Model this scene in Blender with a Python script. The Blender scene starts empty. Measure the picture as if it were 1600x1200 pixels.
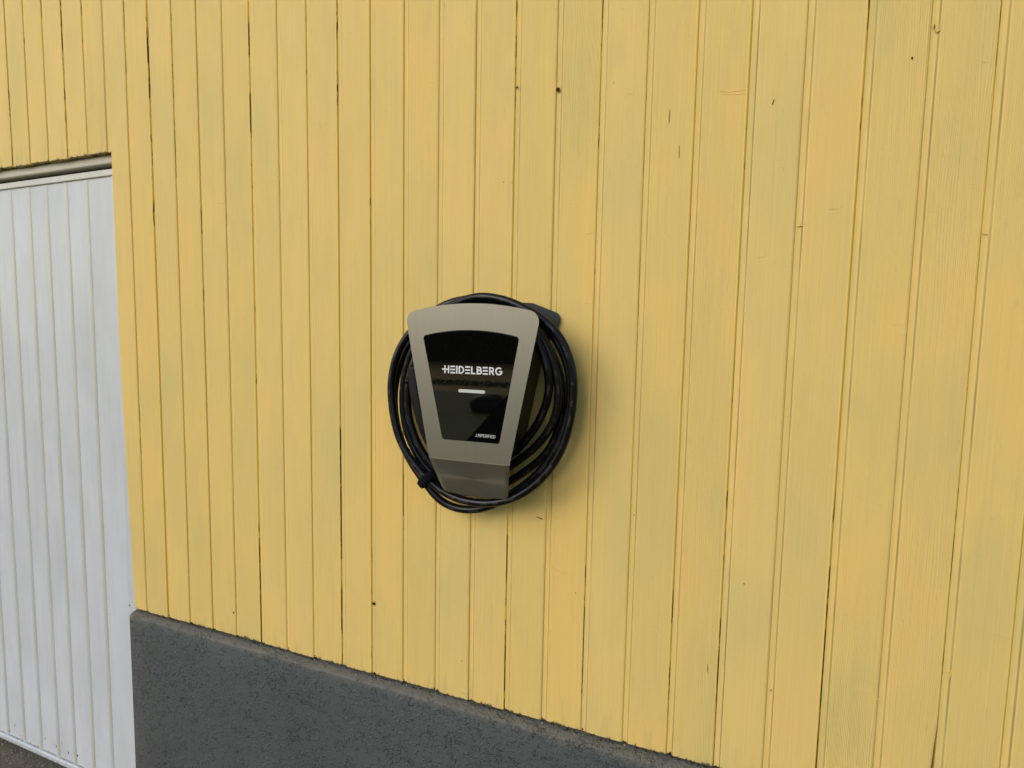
import bpy, bmesh, math, random
from mathutils import Vector, Matrix
from mathutils import noise as mnoise

random.seed(7)
scene = bpy.context.scene
COL = scene.collection

# ---------------------------------------------------------------- camera
cam_data = bpy.data.cameras.new("camera")
cam = bpy.data.objects.new("camera", cam_data)
COL.objects.link(cam)
cam_data.sensor_width = 36.0
cam_data.lens = 839.526 / 1600.0 * 36.0
cam_data.clip_start = 0.02
cam_data.clip_end = 500.0
CAM = Vector((0.53409, -1.16643, 0.90573))
yaw, pit, rol = -0.355767, -0.082632, 0.0185009
fw = Vector((math.sin(yaw) * math.cos(pit), math.cos(yaw) * math.cos(pit), math.sin(pit)))
rt = Vector((math.cos(yaw), -math.sin(yaw), 0))
up = rt.cross(fw)
r2 = math.cos(rol) * rt + math.sin(rol) * up
u2 = -math.sin(rol) * rt + math.cos(rol) * up
m = Matrix.Identity(4)
for k in range(3):
    m[k][0], m[k][1], m[k][2], m[k][3] = r2[k], u2[k], -fw[k], CAM[k]
cam.matrix_world = m
scene.camera = cam

# ---------------------------------------------------------------- sky, sun, exposure
# light travels towards +x, +y and down: soft sun from the upper left in front of the wall
SUN_FROM = Vector((-0.46, -0.76, 0.48)).normalized()
elev = math.asin(SUN_FROM.z)
world = bpy.data.worlds.new("World")
scene.world = world
world.use_nodes = True
wn = world.node_tree.nodes
bg = wn["Background"]
sky = wn.new("ShaderNodeTexSky")
sky.sky_type = 'NISHITA'
sky.sun_disc = False
sky.sun_elevation = elev
sky.sun_rotation = math.atan2(SUN_FROM.x, SUN_FROM.y)
sky.air_density = 1.0
sky.dust_density = 1.5
sky.ozone_density = 1.0
world.node_tree.links.new(sky.outputs[0], bg.inputs[0])
bg.inputs[1].default_value = 0.15
sun_data = bpy.data.lights.new("sun", 'SUN')
sun_data.energy = 0.5
sun_data.angle = math.radians(34)
sun_data.color = (1.0, 0.97, 0.92)
sun = bpy.data.objects.new("sun", sun_data)
COL.objects.link(sun)
sun.rotation_euler = (-SUN_FROM).to_track_quat('-Z', 'Y').to_euler()
sun.location = (-3, -3, 4)
scene.view_settings.view_transform = 'Standard'
scene.view_settings.look = 'None'
scene.view_settings.gamma = 1.0
scene.view_settings.use_curve_mapping = False
scene.view_settings.exposure = 0.60

# ---------------------------------------------------------------- helpers
def tag(o, label=None, cat=None, group=None, kind=None):
    if label: o["label"] = label
    if cat: o["category"] = cat
    if group: o["group"] = group
    if kind: o["kind"] = kind
    return o

def empty(name, loc, label, cat, group=None):
    o = bpy.data.objects.new(name, None)
    COL.objects.link(o)
    o.location = loc
    o.empty_display_size = 0.05
    return tag(o, label, cat, group)

def link_mesh(name, verts, faces, mat, parent=None, loc=(0, 0, 0), smooth=False):
    me = bpy.data.meshes.new(name)
    me.from_pydata([tuple(v) for v in verts], [], faces)
    me.validate()
    me.update()
    if smooth:
        me.polygons.foreach_set("use_smooth", [True] * len(me.polygons))
    mats = mat if isinstance(mat, (list, tuple)) else [mat]
    for mm in mats:
        me.materials.append(mm)
    o = bpy.data.objects.new(name, me)
    COL.objects.link(o)
    o.location = loc
    if parent is not None:
        o.parent = parent
    return o

def box_data(x0, x1, y0, y1, z0, z1):
    v = [(x0, y0, z0), (x1, y0, z0), (x1, y1, z0), (x0, y1, z0), (x0, y0, z1), (x1, y0, z1), (x1, y1, z1), (x0, y1, z1)]
    f = [(0, 3, 2, 1), (4, 5, 6, 7), (0, 1, 5, 4), (1, 2, 6, 5), (2, 3, 7, 6), (3, 0, 4, 7)]
    return v, f

def box(name, b, mat, parent=None, loc=(0, 0, 0), bevel=0.0):
    v, f = box_data(*b)
    o = link_mesh(name, v, f, mat, parent, loc)
    if bevel:
        md = o.modifiers.new("bevel", 'BEVEL'); md.width = bevel; md.segments = 3
    return o

class N:
    """small node builder"""
    def __init__(s, name):
        s.mat = bpy.data.materials.new(name); s.mat.use_nodes = True
        s.t = s.mat.node_tree; s.bsdf = s.t.nodes["Principled BSDF"]
        s.tc = s.t.nodes.new("ShaderNodeTexCoord")
        s.oi = None
    def n(s, typ, **kw):
        nd = s.t.nodes.new(typ)
        for k, v in kw.items():
            if k.startswith("_"): setattr(nd, k[1:], v)
            else: nd.inputs[k.replace("__", " ")].default_value = v
        return nd
    def l(s, a, b): s.t.links.new(a, b)
    def set(s, sock, val):
        if isinstance(val, (int, float)): sock.default_value = val
        elif isinstance(val, (tuple, list)): sock.default_value = tuple(val) + ((1,) if len(val) == 3 and sock.type == 'RGBA' else ())
        else: s.l(val, sock)
    def math(s, op, a, b=0.0, clamp=False):
        nd = s.t.nodes.new("ShaderNodeMath"); nd.operation = op; nd.use_clamp = clamp
        s.set(nd.inputs[0], a); s.set(nd.inputs[1], b); return nd.outputs[0]
    def map(s, val, a, b, c=0.0, d=1.0):
        nd = s.t.nodes.new("ShaderNodeMapRange"); s.set(nd.inputs[0], val)
        nd.inputs[1].default_value = a; nd.inputs[2].default_value = b; nd.inputs[3].default_value = c; nd.inputs[4].default_value = d
        return nd.outputs[0]
    def mix(s, f, a, b, blend='MIX'):
        nd = s.t.nodes.new("ShaderNodeMix"); nd.data_type = 'RGBA'; nd.blend_type = blend
        s.set(nd.inputs[0], f); s.set(nd.inputs[6], a); s.set(nd.inputs[7], b); return nd.outputs[2]
    def coords(s, scale=(1, 1, 1), rnd=True, src=None):
        v = src or s.tc.outputs["Object"]
        if rnd:
            if s.oi is None: s.oi = s.t.nodes.new("ShaderNodeObjectInfo")
            sc = s.t.nodes.new("ShaderNodeVectorMath"); sc.operation = 'ADD'
            cm = s.t.nodes.new("ShaderNodeCombineXYZ")
            m_ = s.math('MULTIPLY', s.oi.outputs["Random"], 37.0)
            s.l(m_, cm.inputs[0]); s.l(m_, cm.inputs[1]); s.l(m_, cm.inputs[2])
            s.l(v, sc.inputs[0]); s.l(cm.outputs[0], sc.inputs[1]); v = sc.outputs[0]
        mp = s.t.nodes.new("ShaderNodeVectorMath"); mp.operation = 'MULTIPLY'
        s.l(v, mp.inputs[0]); mp.inputs[1].default_value = scale
        return mp.outputs[0]
    def noise(s, vec, scale, detail=3.0, rough=0.5, dist=0.0, out=0):
        nd = s.t.nodes.new("ShaderNodeTexNoise"); s.l(vec, nd.inputs["Vector"])
        nd.inputs["Scale"].default_value = scale; nd.inputs["Detail"].default_value = detail
        nd.inputs["Roughness"].default_value = rough; nd.inputs["Distortion"].default_value = dist
        return nd.outputs[out]
    def bump(s, h, dist, strength=1.0, prev=None):
        nd = s.t.nodes.new("ShaderNodeBump"); s.set(nd.inputs["Height"], h)
        nd.inputs["Distance"].default_value = dist; nd.inputs["Strength"].default_value = strength
        if prev is not None: s.l(prev, nd.inputs["Normal"])
        return nd.outputs[0]
    def out(s, color=None, rough=None, metal=None, normal=None, spec=None):
        b = s.bsdf.inputs
        if color is not None: s.set(b["Base Color"], color)
        if rough is not None: s.set(b["Roughness"], rough)
        if metal is not None: s.set(b["Metallic"], metal)
        if spec is not None: s.set(b["Specular IOR Level"], spec)
        if normal is not None: s.l(normal, b["Normal"])
        return s.mat

P = 0.096          # board pitch
# ---------------------------------------------------------------- materials
def mat_boards():
    s = N("yellow_board_paint")
    sep = s.t.nodes.new("ShaderNodeSeparateXYZ"); s.l(s.tc.outputs["Object"], sep.inputs[0])
    x, y, z = sep.outputs
    patch = s.noise(s.coords((1, 1, .45)), 5.0, 3, .55)
    warm, green = (0.725, 0.500, 0.150), (0.630, 0.480, 0.158)
    c = s.mix(s.map(patch, .42, .68, 0, 1), warm, green)
    streak = s.noise(s.coords((1, 1, .012)), 260.0, 4, .6)
    c = s.mix(s.map(streak, .30, .72, .12, 0.0), c, (0.36, 0.29, 0.13))
    smut = s.noise(s.coords((1, 1, .25)), 19.0, 5, .65)
    c = s.mix(s.map(smut, .56, .80, 0, .28), c, (0.43, 0.38, 0.18))
    if s.oi is None: s.coords()
    rv = s.map(s.oi.outputs["Random"], 0, 1, .985, 1.015)
    hsv = s.t.nodes.new("ShaderNodeHueSaturation"); s.l(c, hsv.inputs["Color"]); s.l(rv, hsv.inputs["Value"])
    rs = s.math('FRACT', s.math('MULTIPLY', s.oi.outputs["Random"], 7.31))
    s.l(s.map(rs, 0, 1, .985, 1.01), hsv.inputs["Saturation"])
    c = hsv.outputs[0]
    # bright bevel and orange bounce light in the joint, put into the colour
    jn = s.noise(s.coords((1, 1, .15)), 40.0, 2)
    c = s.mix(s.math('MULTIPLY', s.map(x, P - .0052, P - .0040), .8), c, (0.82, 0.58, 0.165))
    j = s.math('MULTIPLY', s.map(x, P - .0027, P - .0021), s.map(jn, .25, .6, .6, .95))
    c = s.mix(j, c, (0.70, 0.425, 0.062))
    # darker olive line along the inner corner of the groove
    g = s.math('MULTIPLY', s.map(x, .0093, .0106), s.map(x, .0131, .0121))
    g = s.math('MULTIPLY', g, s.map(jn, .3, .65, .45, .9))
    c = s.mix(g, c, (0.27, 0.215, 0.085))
    # split paint along the joint
    cr = s.noise(s.coords((1, 1, .10)), 90.0, 4, .7)
    cb = s.noise(s.coords((1, 1, .5)), 2.6, 1, .5)
    thr = s.math('ADD', cr, s.map(cb, .35, .65, -.20, .06))
    cm = s.math('MULTIPLY', s.map(x, P - .00165, P - .00125), s.map(thr, .53, .57))
    c = s.mix(cm, c, (0.085, 0.045, 0.012))
    # little specks of missing paint
    vo = s.t.nodes.new("ShaderNodeTexVoronoi"); vo.inputs["Scale"].default_value = 26.0
    s.l(s.coords((1, 1, .8)), vo.inputs["Vector"])
    spn = s.t.nodes.new("ShaderNodeSeparateXYZ"); s.l(vo.outputs["Color"], spn.inputs[0])
    sz = s.map(spn.outputs[0], .80, 1.0, 0.0, .050)
    sp = s.math('LESS_THAN', vo.outputs["Distance"], sz)
    c = s.mix(s.math('MULTIPLY', sp, .8), c, (0.16, 0.09, 0.03))
    # mould and dirt at the sawn lower end
    zn = s.noise(s.coords((1, 1, .3)), 70.0, 5, .7)
    low = s.math('ADD', s.map(z, 0.0, .012, .30, 0.0), s.math('MULTIPLY', zn, 1.0))
    c = s.mix(s.math('MULTIPLY', s.map(low, .76, .84), .9), c, (0.05, 0.055, 0.035))
    low2 = s.math('ADD', s.map(z, 0.0, .10, .22, 0.0), s.noise(s.coords((1, 1, .12)), 55.0, 4, .6))
    c = s.mix(s.map(low2, .68, .88, 0, .28), c, (0.30, 0.28, 0.12))
    # relief: grain, brush runs, blisters
    wv = s.t.nodes.new("ShaderNodeTexWave"); wv.bands_direction = 'X'; wv.wave_type = 'BANDS'
    s.l(s.coords((1, 1, .09)), wv.inputs["Vector"])
    wv.inputs["Scale"].default_value = 105.0; wv.inputs["Distortion"].default_value = 34.0
    wv.inputs["Detail"].default_value = 1.0; wv.inputs["Detail Scale"].default_value = .22
    gsel = s.math('FRACT', s.math('MULTIPLY', s.oi.outputs["Random"], 13.7))
    gr = s.math('MULTIPLY', wv.outputs["Fac"], s.math('MULTIPLY', s.map(gsel, .45, .9), s.map(s.noise(s.coords((1, 1, .6)), 3.0, 1), .4, .65)))
    nb = s.bump(gr, .00034, 1.0)
    nb = s.bump(streak, .0008, .9, nb)
    nb = s.bump(s.noise(s.coords((1, 1, .35)), 150.0, 3, .6), .0006, .55, nb)
    bl = s.noise(s.coords((1, 1, .9)), 45.0, 1, .4)
    nb = s.bump(s.map(bl, .71, .84), .0006, .9, nb)
    nb = s.bump(s.noise(s.coords((1, 1, .7)), 260.0, 3, .65), .00035, .8, nb)
    run = s.noise(s.coords((.25, 1, 1.0)), 60.0, 2, .5, .6)
    nb = s.bump(s.map(run, .72, .79), .0007, .8, nb)
    nb = s.bump(s.noise(s.coords((1, 1, .4)), 14.0, 2), .0022, .6, nb)
    r = s.map(s.noise(s.coords((1, 1, .3)), 30.0, 3), .3, .7, .58, .70)
    return s.out(c, r, 0.0, nb, .14)

def mat_stucco():
    s = N("grey_textured_render")
    v = s.coords(rnd=False)
    warp = s.noise(v, 22.0, 2, .5, 0, 1)
    ad = s.t.nodes.new("ShaderNodeVectorMath"); ad.operation = 'MULTIPLY_ADD'
    s.l(warp, ad.inputs[0]); ad.inputs[1].default_value = (.09, .09, .09); s.l(v, ad.inputs[2])
    vo = s.t.nodes.new("ShaderNodeTexVoronoi"); vo.feature = 'DISTANCE_TO_EDGE'; vo.inputs["Scale"].default_value = 58.0
    s.l(ad.outputs[0], vo.inputs["Vector"])
    worm = s.map(vo.outputs[0], .01, .09, 1, 0)
    sel = s.map(s.noise(v, 30.0, 2), .54, .62)
    area = s.map(s.noise(v, 4.0, 2), .30, .60, .25, 1.0)
    worm = s.math('MULTIPLY', s.math('MULTIPLY', worm, sel), area)
    lump = s.map(s.noise(v, 115.0, 2, .5, .4), .52, .70)
    lump = s.math('MULTIPLY', lump, area)
    nb = s.bump(s.noise(v, 9.0, 3), .010, .35)
    nb = s.bump(s.noise(v, 240.0, 2, .5), .0005, .5, nb)
    nb = s.bump(lump, .0022, .9, nb)
    cn = s.noise(ad.outputs[0], 44.0, 1, .4, .8)
    ct = s.map(s.math('ABSOLUTE', s.math('SUBTRACT', cn, .5)), .004, .022, 1, 0)
    cs = s.math('MULTIPLY', s.map(s.noise(v, 34.0, 1), .50, .57), s.map(s.noise(v, 5.0, 2), .28, .5, .35, 1))
    nb = s.bump(s.math('MULTIPLY', ct, cs), .0034, 1.0, nb)
    nb = s.bump(s.math('MULTIPLY', worm, .5), -.0030, .8, nb)
    big = s.noise(v, 3.0, 4, .6)
    c = s.mix(s.map(big, .35, .65), (0.062, 0.071, 0.068), (0.074, 0.082, 0.078))
    sep = s.t.nodes.new("ShaderNodeSeparateXYZ"); s.l(s.tc.outputs["Object"], sep.inputs[0])
    d = s.noise(v, 26.0, 5, .6)
    lx = s.math('ADD', s.map(sep.outputs[0], -1.21, -1.05, .5, 0), s.math('MULTIPLY', d, .5))
    c = s.mix(s.map(lx, .35, .85, 0, .55), c, (0.105, 0.090, 0.078))
    dust = s.math('ADD', s.map(sep.outputs[2], -.045, -.012, 0, .55), s.math('MULTIPLY', d, .6))
    c = s.mix(s.map(dust, .55, .95, 0, .70), c, (0.155, 0.138, 0.10))
    vo2 = s.t.nodes.new("ShaderNodeTexVoronoi"); vo2.inputs["Scale"].default_value = 24.0; s.l(v, vo2.inputs["Vector"])
    sp2 = s.t.nodes.new("ShaderNodeSeparateXYZ"); s.l(vo2.outputs["Color"], sp2.inputs[0])
    c = s.mix(s.math('LESS_THAN', vo2.outputs["Distance"], s.map(sp2.outputs[0], .93, 1, 0, .05)), c, (0.45, 0.45, 0.42))
    return s.out(c, .62, 0.0, nb, .35)

def mat_white_door(name="white_door_paint", base=(0.525, 0.55, 0.555), yel=False):
    s = N(name)
    v = s.coords((1, 1, .5))
    c = s.mix(s.map(s.noise(v, 6.0, 4, .6), .35, .7), base, (0.455, 0.475, 0.475))
    c = s.mix(s.map(s.noise(s.coords((1, 1, .06)), 60.0, 4, .6), .45, .75, 0, .30), c, (0.42, 0.41, 0.37))
    if yel:
        c = s.mix(s.map(s.noise(s.coords((1, 1, .12)), 50.0, 4, .6), .3, .6, .15, .7), c, (0.48, 0.445, 0.35))
    # rust and chips close to the lower edge (world height, the door hangs still)
    gm = s.t.nodes.new("ShaderNodeNewGeometry")
    sp = s.t.nodes.new("ShaderNodeSeparateXYZ"); s.l(gm.outputs["Position"], sp.inputs[0])
    lowz = s.map(sp.outputs[2], -.735, -.58, 1.0, 0.0)
    ch = s.noise(s.coords((1, 1, .7), src=gm.outputs["Position"]), 85.0, 3, .5)
    k = s.math('ADD', ch, s.math('MULTIPLY', lowz, .14))
    c = s.mix(s.map(k, .765, .79), c, (0.16, 0.14, 0.12))
    ru = s.noise(s.coords((1, 1, .35), src=gm.outputs["Position"]), 24.0, 3, .6)
    c = s.mix(s.math('MULTIPLY', s.map(s.math('ADD', ru, s.math('MULTIPLY', lowz, .13)), .72, .86, 0, .5), lowz), c, (0.42, 0.25, 0.12))
    nb = s.bump(s.noise(v, 5.0, 2), .006, .5)
    nb = s.bump(s.noise(v, 330.0, 2), .0003, .5, nb)
    return s.out(c, .38, 0.0, nb, .45)

def mat_simple(name, col, rough=.5, metal=0.0, spec=.5, nscale=0, namp=.0003, var=.0):
    s = N(name)
    c = col; nb = None
    if nscale:
        v = s.coords(rnd=False)
        n_ = s.noise(v, nscale, 3, .6)
        nb = s.bump(n_, namp, .8)
        if var:
            c = s.mix(s.map(s.noise(v, nscale * .2, 4, .6), .3, .7), tuple(k * (1 - var) for k in col), tuple(min(1, k * (1 + var)) for k in col))
    return s.out(c, rough, metal, nb, spec)

def mat_steel():
    s = N("brushed_steel")
    v = s.coords((60.0, 1, .35), rnd=False)
    br = s.noise(v, 26.0, 4, .7)
    sm = s.noise(s.coords(rnd=False), 14.0, 4, .6)
    c = s.mix(s.map(br, .3, .7), (0.245, 0.232, 0.182), (0.285, 0.271, 0.215))
    c = s.mix(s.map(sm, .35, .75, 0, .15), c, (0.225, 0.213, 0.165))
    nb = s.bump(br, .00003, .3)
    s.bsdf.inputs["Anisotropic"].default_value = .5
    return s.out(c, .50, .84, nb, .3)

def mat_cable():
    s = N("black_cable_rubber")
    uv = s.tc.outputs["UV"]
    sep = s.t.nodes.new("ShaderNodeSeparateXYZ"); s.l(uv, sep.inputs[0])
    # u = metres along the cable, v = round the cable: a faint printed line of tiny characters
    u, w = sep.outputs[0], sep.outputs[1]
    band = s.math('LESS_THAN', s.math('ABSOLUTE', s.math('SUBTRACT', w, .36)), .042)
    rows = s.math('MULTIPLY', w, 26.0)
    cmb = s.t.nodes.new("ShaderNodeCombineXYZ"); s.l(s.math('MULTIPLY', u, 560.0), cmb.inputs[0]); s.l(rows, cmb.inputs[1])
    ch = s.noise(cmb.outputs[0], 1.0, 0)
    word = s.t.nodes.new("ShaderNodeCombineXYZ"); s.l(s.math('MULTIPLY', u, 34.0), word.inputs[0])
    wd = s.noise(word.outputs[0], 1.0, 1)
    ink = s.math('MULTIPLY', s.math('MULTIPLY', band, s.math('GREATER_THAN', ch, .5)), s.math('GREATER_THAN', wd, .52))
    c = s.mix(s.math('MULTIPLY', ink, .13), (0.0030, 0.0032, 0.0040), (0.35, 0.36, 0.36))
    c2 = s.noise(s.coords(rnd=False), 35.0, 4, .6)
    c = s.mix(s.map(c2, .5, .8, 0, .25), c, (0.014, 0.012, 0.009))
    nb = s.bump(s.noise(s.coords(rnd=False), 420.0, 2), .0002, .5)
    return s.out(c, .30, 0.0, nb, .26)

def mat_ground():
    s = N("brown_gravelly_ground")
    v = s.coords(rnd=False)
    a = s.noise(v, 7.0, 5, .65); b = s.noise(v, 160.0, 4, .7)
    c = s.mix(s.map(a, .3, .7), (0.095, 0.076, 0.046), (0.145, 0.120, 0.076))
    c = s.mix(s.map(b, .45, .75, 0, .7), c, (0.26, 0.235, 0.18))
    c = s.mix(s.map(b, .42, .25, 0, .7), c, (0.055, 0.045, 0.03))
    nb = s.bump(b, .006, .8)
    nb = s.bump(s.noise(v, 28.0, 3), .02, .6, nb)
    return s.out(c, .9, 0.0, nb, .2)

def mat_noise2(name, a, b, scale, rough=.85, bumpd=.01):
    s = N(name); v = s.coords(rnd=False)
    n_ = s.noise(v, scale, 5, .65)
    return s.out(s.mix(s.map(n_, .3, .7), a, b), rough, 0.0, s.bump(n_, bumpd, .7), .2)

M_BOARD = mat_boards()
M_STUCCO = mat_stucco()
M_DOOR = mat_white_door()
M_RIB = mat_white_door("yellowed_rib_paint", (0.56, 0.55, 0.49), True)
M_TRIM = mat_simple("beige_metal_trim", (0.46, 0.43, 0.33), .5, nscale=40, var=.15)
M_DARK = mat_simple("dark_timber_void", (0.02, 0.016, 0.012), .9, nscale=60)
M_STEEL = mat_steel()
M_BODY = mat_simple("black_powder_coat", (0.016, 0.013, 0.008), .42, nscale=700, namp=.0002)
M_BACK = mat_simple("dark_grey_back_metal", (0.018, 0.026, 0.024), .5, spec=.3, nscale=600, namp=.0002)
M_CABLE = mat_cable()
M_PLASTIC = mat_simple("black_plastic", (0.004, 0.004, 0.005), .55, spec=.25, nscale=500, namp=.0002)
M_STRAP = mat_simple("black_hook_strap", (0.006, 0.006, 0.007), .95, spec=.1, nscale=900, namp=.0006)
M_PRINT = mat_simple("white_print", (0.60, 0.60, 0.58), .5)
M_LED = mat_simple("frosted_white_bar", (0.50, 0.51, 0.46), .4)
M_FILM = mat_simple("matt_black_film", (0.0012, 0.0012, 0.0014), .25, spec=.03)
def mat_glass():
    s = N("black_glass")
    s.bsdf.inputs['IOR'].default_value = 1.8
    return s.out((0.0025, 0.0025, 0.002), .015, 0.0, None, .5)
M_GLASS = mat_glass()
M_CHIP = mat_simple("bare_dark_wood", (0.035, 0.018, 0.008), .9, spec=.1)
M_CRUMB = mat_simple("pale_paint_crumbs", (0.55, 0.50, 0.38), .8, nscale=90, var=.3)
M_MOSS = mat_simple("black_mould", (0.016, 0.020, 0.014), .95, spec=.1, nscale=200, namp=.001)
M_PAINT = mat_simple('yellow_paint_lump', (0.70, 0.49, 0.15), .6, spec=.2)
M_GROUND = mat_ground()
M_STONE = mat_noise2("small_stones", (0.11, 0.09, 0.06), (0.33, 0.29, 0.21), 30)
M_GRASS = mat_noise2("lawn_green", (0.12, 0.125, 0.025), (0.17, 0.165, 0.04), 2)
M_PATH = mat_noise2("brown_track", (0.36, 0.215, 0.055), (0.50, 0.32, 0.095), 1.2)
M_LEAF = mat_noise2("hedge_leaf", (0.012, 0.022, 0.008), (0.03, 0.05, 0.015), 3, .6)
M_WOODF = mat_noise2("dark_stems", (0.02, 0.014, 0.008), (0.04, 0.028, 0.015), 8)

# ---------------------------------------------------------------- ground and surroundings
GZ = -0.745
def sheet(name, x0, x1, y0, y1, z, mat):
    o = link_mesh(name, [(x0, y0, z), (x1, y0, z), (x1, y1, z), (x0, y1, z)], [(0, 1, 2, 3)], mat)
    return tag(o, kind="structure")
sheet("ground", -200, 200, -200, 30, GZ, M_GROUND)
sheet("lawn", -60, 40, -13.9, -2.6, GZ + .006, M_GRASS)
sheet("track", -60, 40, -32.8, -13.9, GZ + .010, M_PATH)

def hedge():
    rnd = random.Random(3)
    root = empty("hedge", (-14, -33.5, GZ), "tall dark hedge that blackens the top of the glass reflection", "hedge")
    vs, fs = [], []
    for k in range(9000):
        x = rnd.uniform(-26, 34); zt = 5.4 + .9 * mnoise.noise(Vector((x * .5, 0, 3)))
        z = rnd.uniform(0.02, zt); yy = 1.1 - .25 * (z / zt) ** 2 + rnd.uniform(-.5, .25)
        c = Vector((x, yy, z)); s_ = rnd.uniform(.12, .27)
        a = Vector((rnd.gauss(0, 1), rnd.gauss(0, 1), rnd.gauss(0, 1))).normalized(); b = a.orthogonal().normalized()
        i = len(vs); vs += [c - a * s_, c + b * s_ * .6, c + a * s_, c - b * s_ * .6]; fs.append((i, i + 1, i + 2, i + 3))
    tag(link_mesh("foliage", vs, fs, M_LEAF, root), kind="stuff")
    v, f = [], []
    n = 60
    for i in range(n + 1):
        x = -26 + i; 
        for z, yy in ((0, .55), (2.6, .6), (4.9 + .9 * mnoise.noise(Vector((x * .5, 0, 3))), .2)):
            v.append((x, yy + .25 * mnoise.noise(Vector((x * 1.7, z, 0))), z))
    for i in range(n):
        for j in range(2):
            a = i * 3 + j; f.append((a, a + 3, a + 4, a + 1))
    link_mesh("branch_core", v, f, M_WOODF, root)
hedge()

def low_hedge():
    r_ = random.Random(8); vs, fs = [], []   # leaves
    root = empty("low_hedge", (-8, -16.4, GZ), "knee low dark hedge, the thin black line across the glass reflection", "hedge")
    for k in range(15000):
        c = Vector((r_.uniform(-20, 18), r_.uniform(-.55, .55), r_.uniform(.01, .16))); s_ = r_.uniform(.02, .05)
        a = Vector((r_.gauss(0, 1), r_.gauss(0, 1), r_.gauss(0, 1))).normalized(); b = a.orthogonal().normalized(); i = len(vs)
        vs += [c - a * s_, c + b * s_ * .6, c + a * s_, c - b * s_ * .6]; fs.append((i, i + 1, i + 2, i + 3))
    tag(link_mesh("foliage", vs, fs, M_LEAF, root), kind="stuff")
low_hedge()

def dark_stand_in():  # made-up dark shape of no known kind, added for the glass reflection
    bm = bmesh.new(); bmesh.ops.create_icosphere(bm, subdivisions=4, radius=1)
    for v in bm.verts:
        n_ = 1 + .09 * mnoise.noise(v.co * 1.6) + .02 * mnoise.noise(v.co * 6)
        v.co = Vector((v.co.x * .43 * n_, v.co.y * .36 * n_, v.co.z * .27 * n_ + .17))
    me = bpy.data.meshes.new("dark_stand_in"); bm.to_mesh(me); bm.free(); me.materials.append(M_PLASTIC)
    me.polygons.foreach_set("use_smooth", [True] * len(me.polygons))
    o = bpy.data.objects.new("dark_stand_in", me); COL.objects.link(o); o.location = (-4.2, -10.3, GZ)
    tag(o, "dark rounded stand-in on the lawn, added to be reflected low in the black glass", "dark_stand_in")
dark_stand_in()

def gravel():
    rnd = random.Random(5)
    vs, fs = [], []
    for k in range(2600):
        x = rnd.uniform(-2.9, -1.1); y = -.10 - abs(rnd.gauss(0, .35)) + .15; r = rnd.uniform(.0015, .0055)
        c = Vector((x, y, GZ + r * .3)); i = len(vs)
        pts = [Vector(q) for q in ((1, 0, 0), (-1, 0, 0), (0, 1, 0), (0, -1, 0), (0, 0, .7), (0, 0, -.7))]
        rot = Matrix.Rotation(rnd.uniform(0, 6.28), 3, 'Z')
        for q in pts: vs.append(c + rot @ (q * r * rnd.uniform(.6, 1.3)))
        fs += [(i + a, i + b, i + d) for a, b, d in ((0, 2, 4), (2, 1, 4), (1, 3, 4), (3, 0, 4), (2, 0, 5), (1, 2, 5), (3, 1, 5), (0, 3, 5))]
    o = link_mesh("gravel", vs, fs, M_STONE)
    tag(o, "small loose brown stones and grit scattered on the ground below the white garage door", "gravel", kind="stuff")
gravel()

# ---------------------------------------------------------------- timber wall
HEAD = 1.461      # underside of boards over the door
JAMB = -1.2325    # edge of the door opening
OFF = [0.66, 0.3, -0.12, 0.72, 0.96, -1.38, -2.09, 0.52, 0.03, 0.02, -0.86, 0.47, -0.67, -0.83, 0.5, 1.76, 1.49, 0.26, -0.47, 0.26, -0.83, -0.45, -1.11, -0.25, 0.89, -0.74, 0.83, -0.48, -0.06, 0.69]
def seam(i):
    k = i + 18
    return i * P + (OFF[k] * .001 if 0 <= k < len(OFF) else random.Random(i).uniform(-.0008, .0008))
DOOR_L = -3.66    # left edge of the door opening

wall = empty("timber_wall", (0, 0, 0), "yellow painted garage wall of narrow vertical boards with a grey rendered base", "wall")

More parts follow.
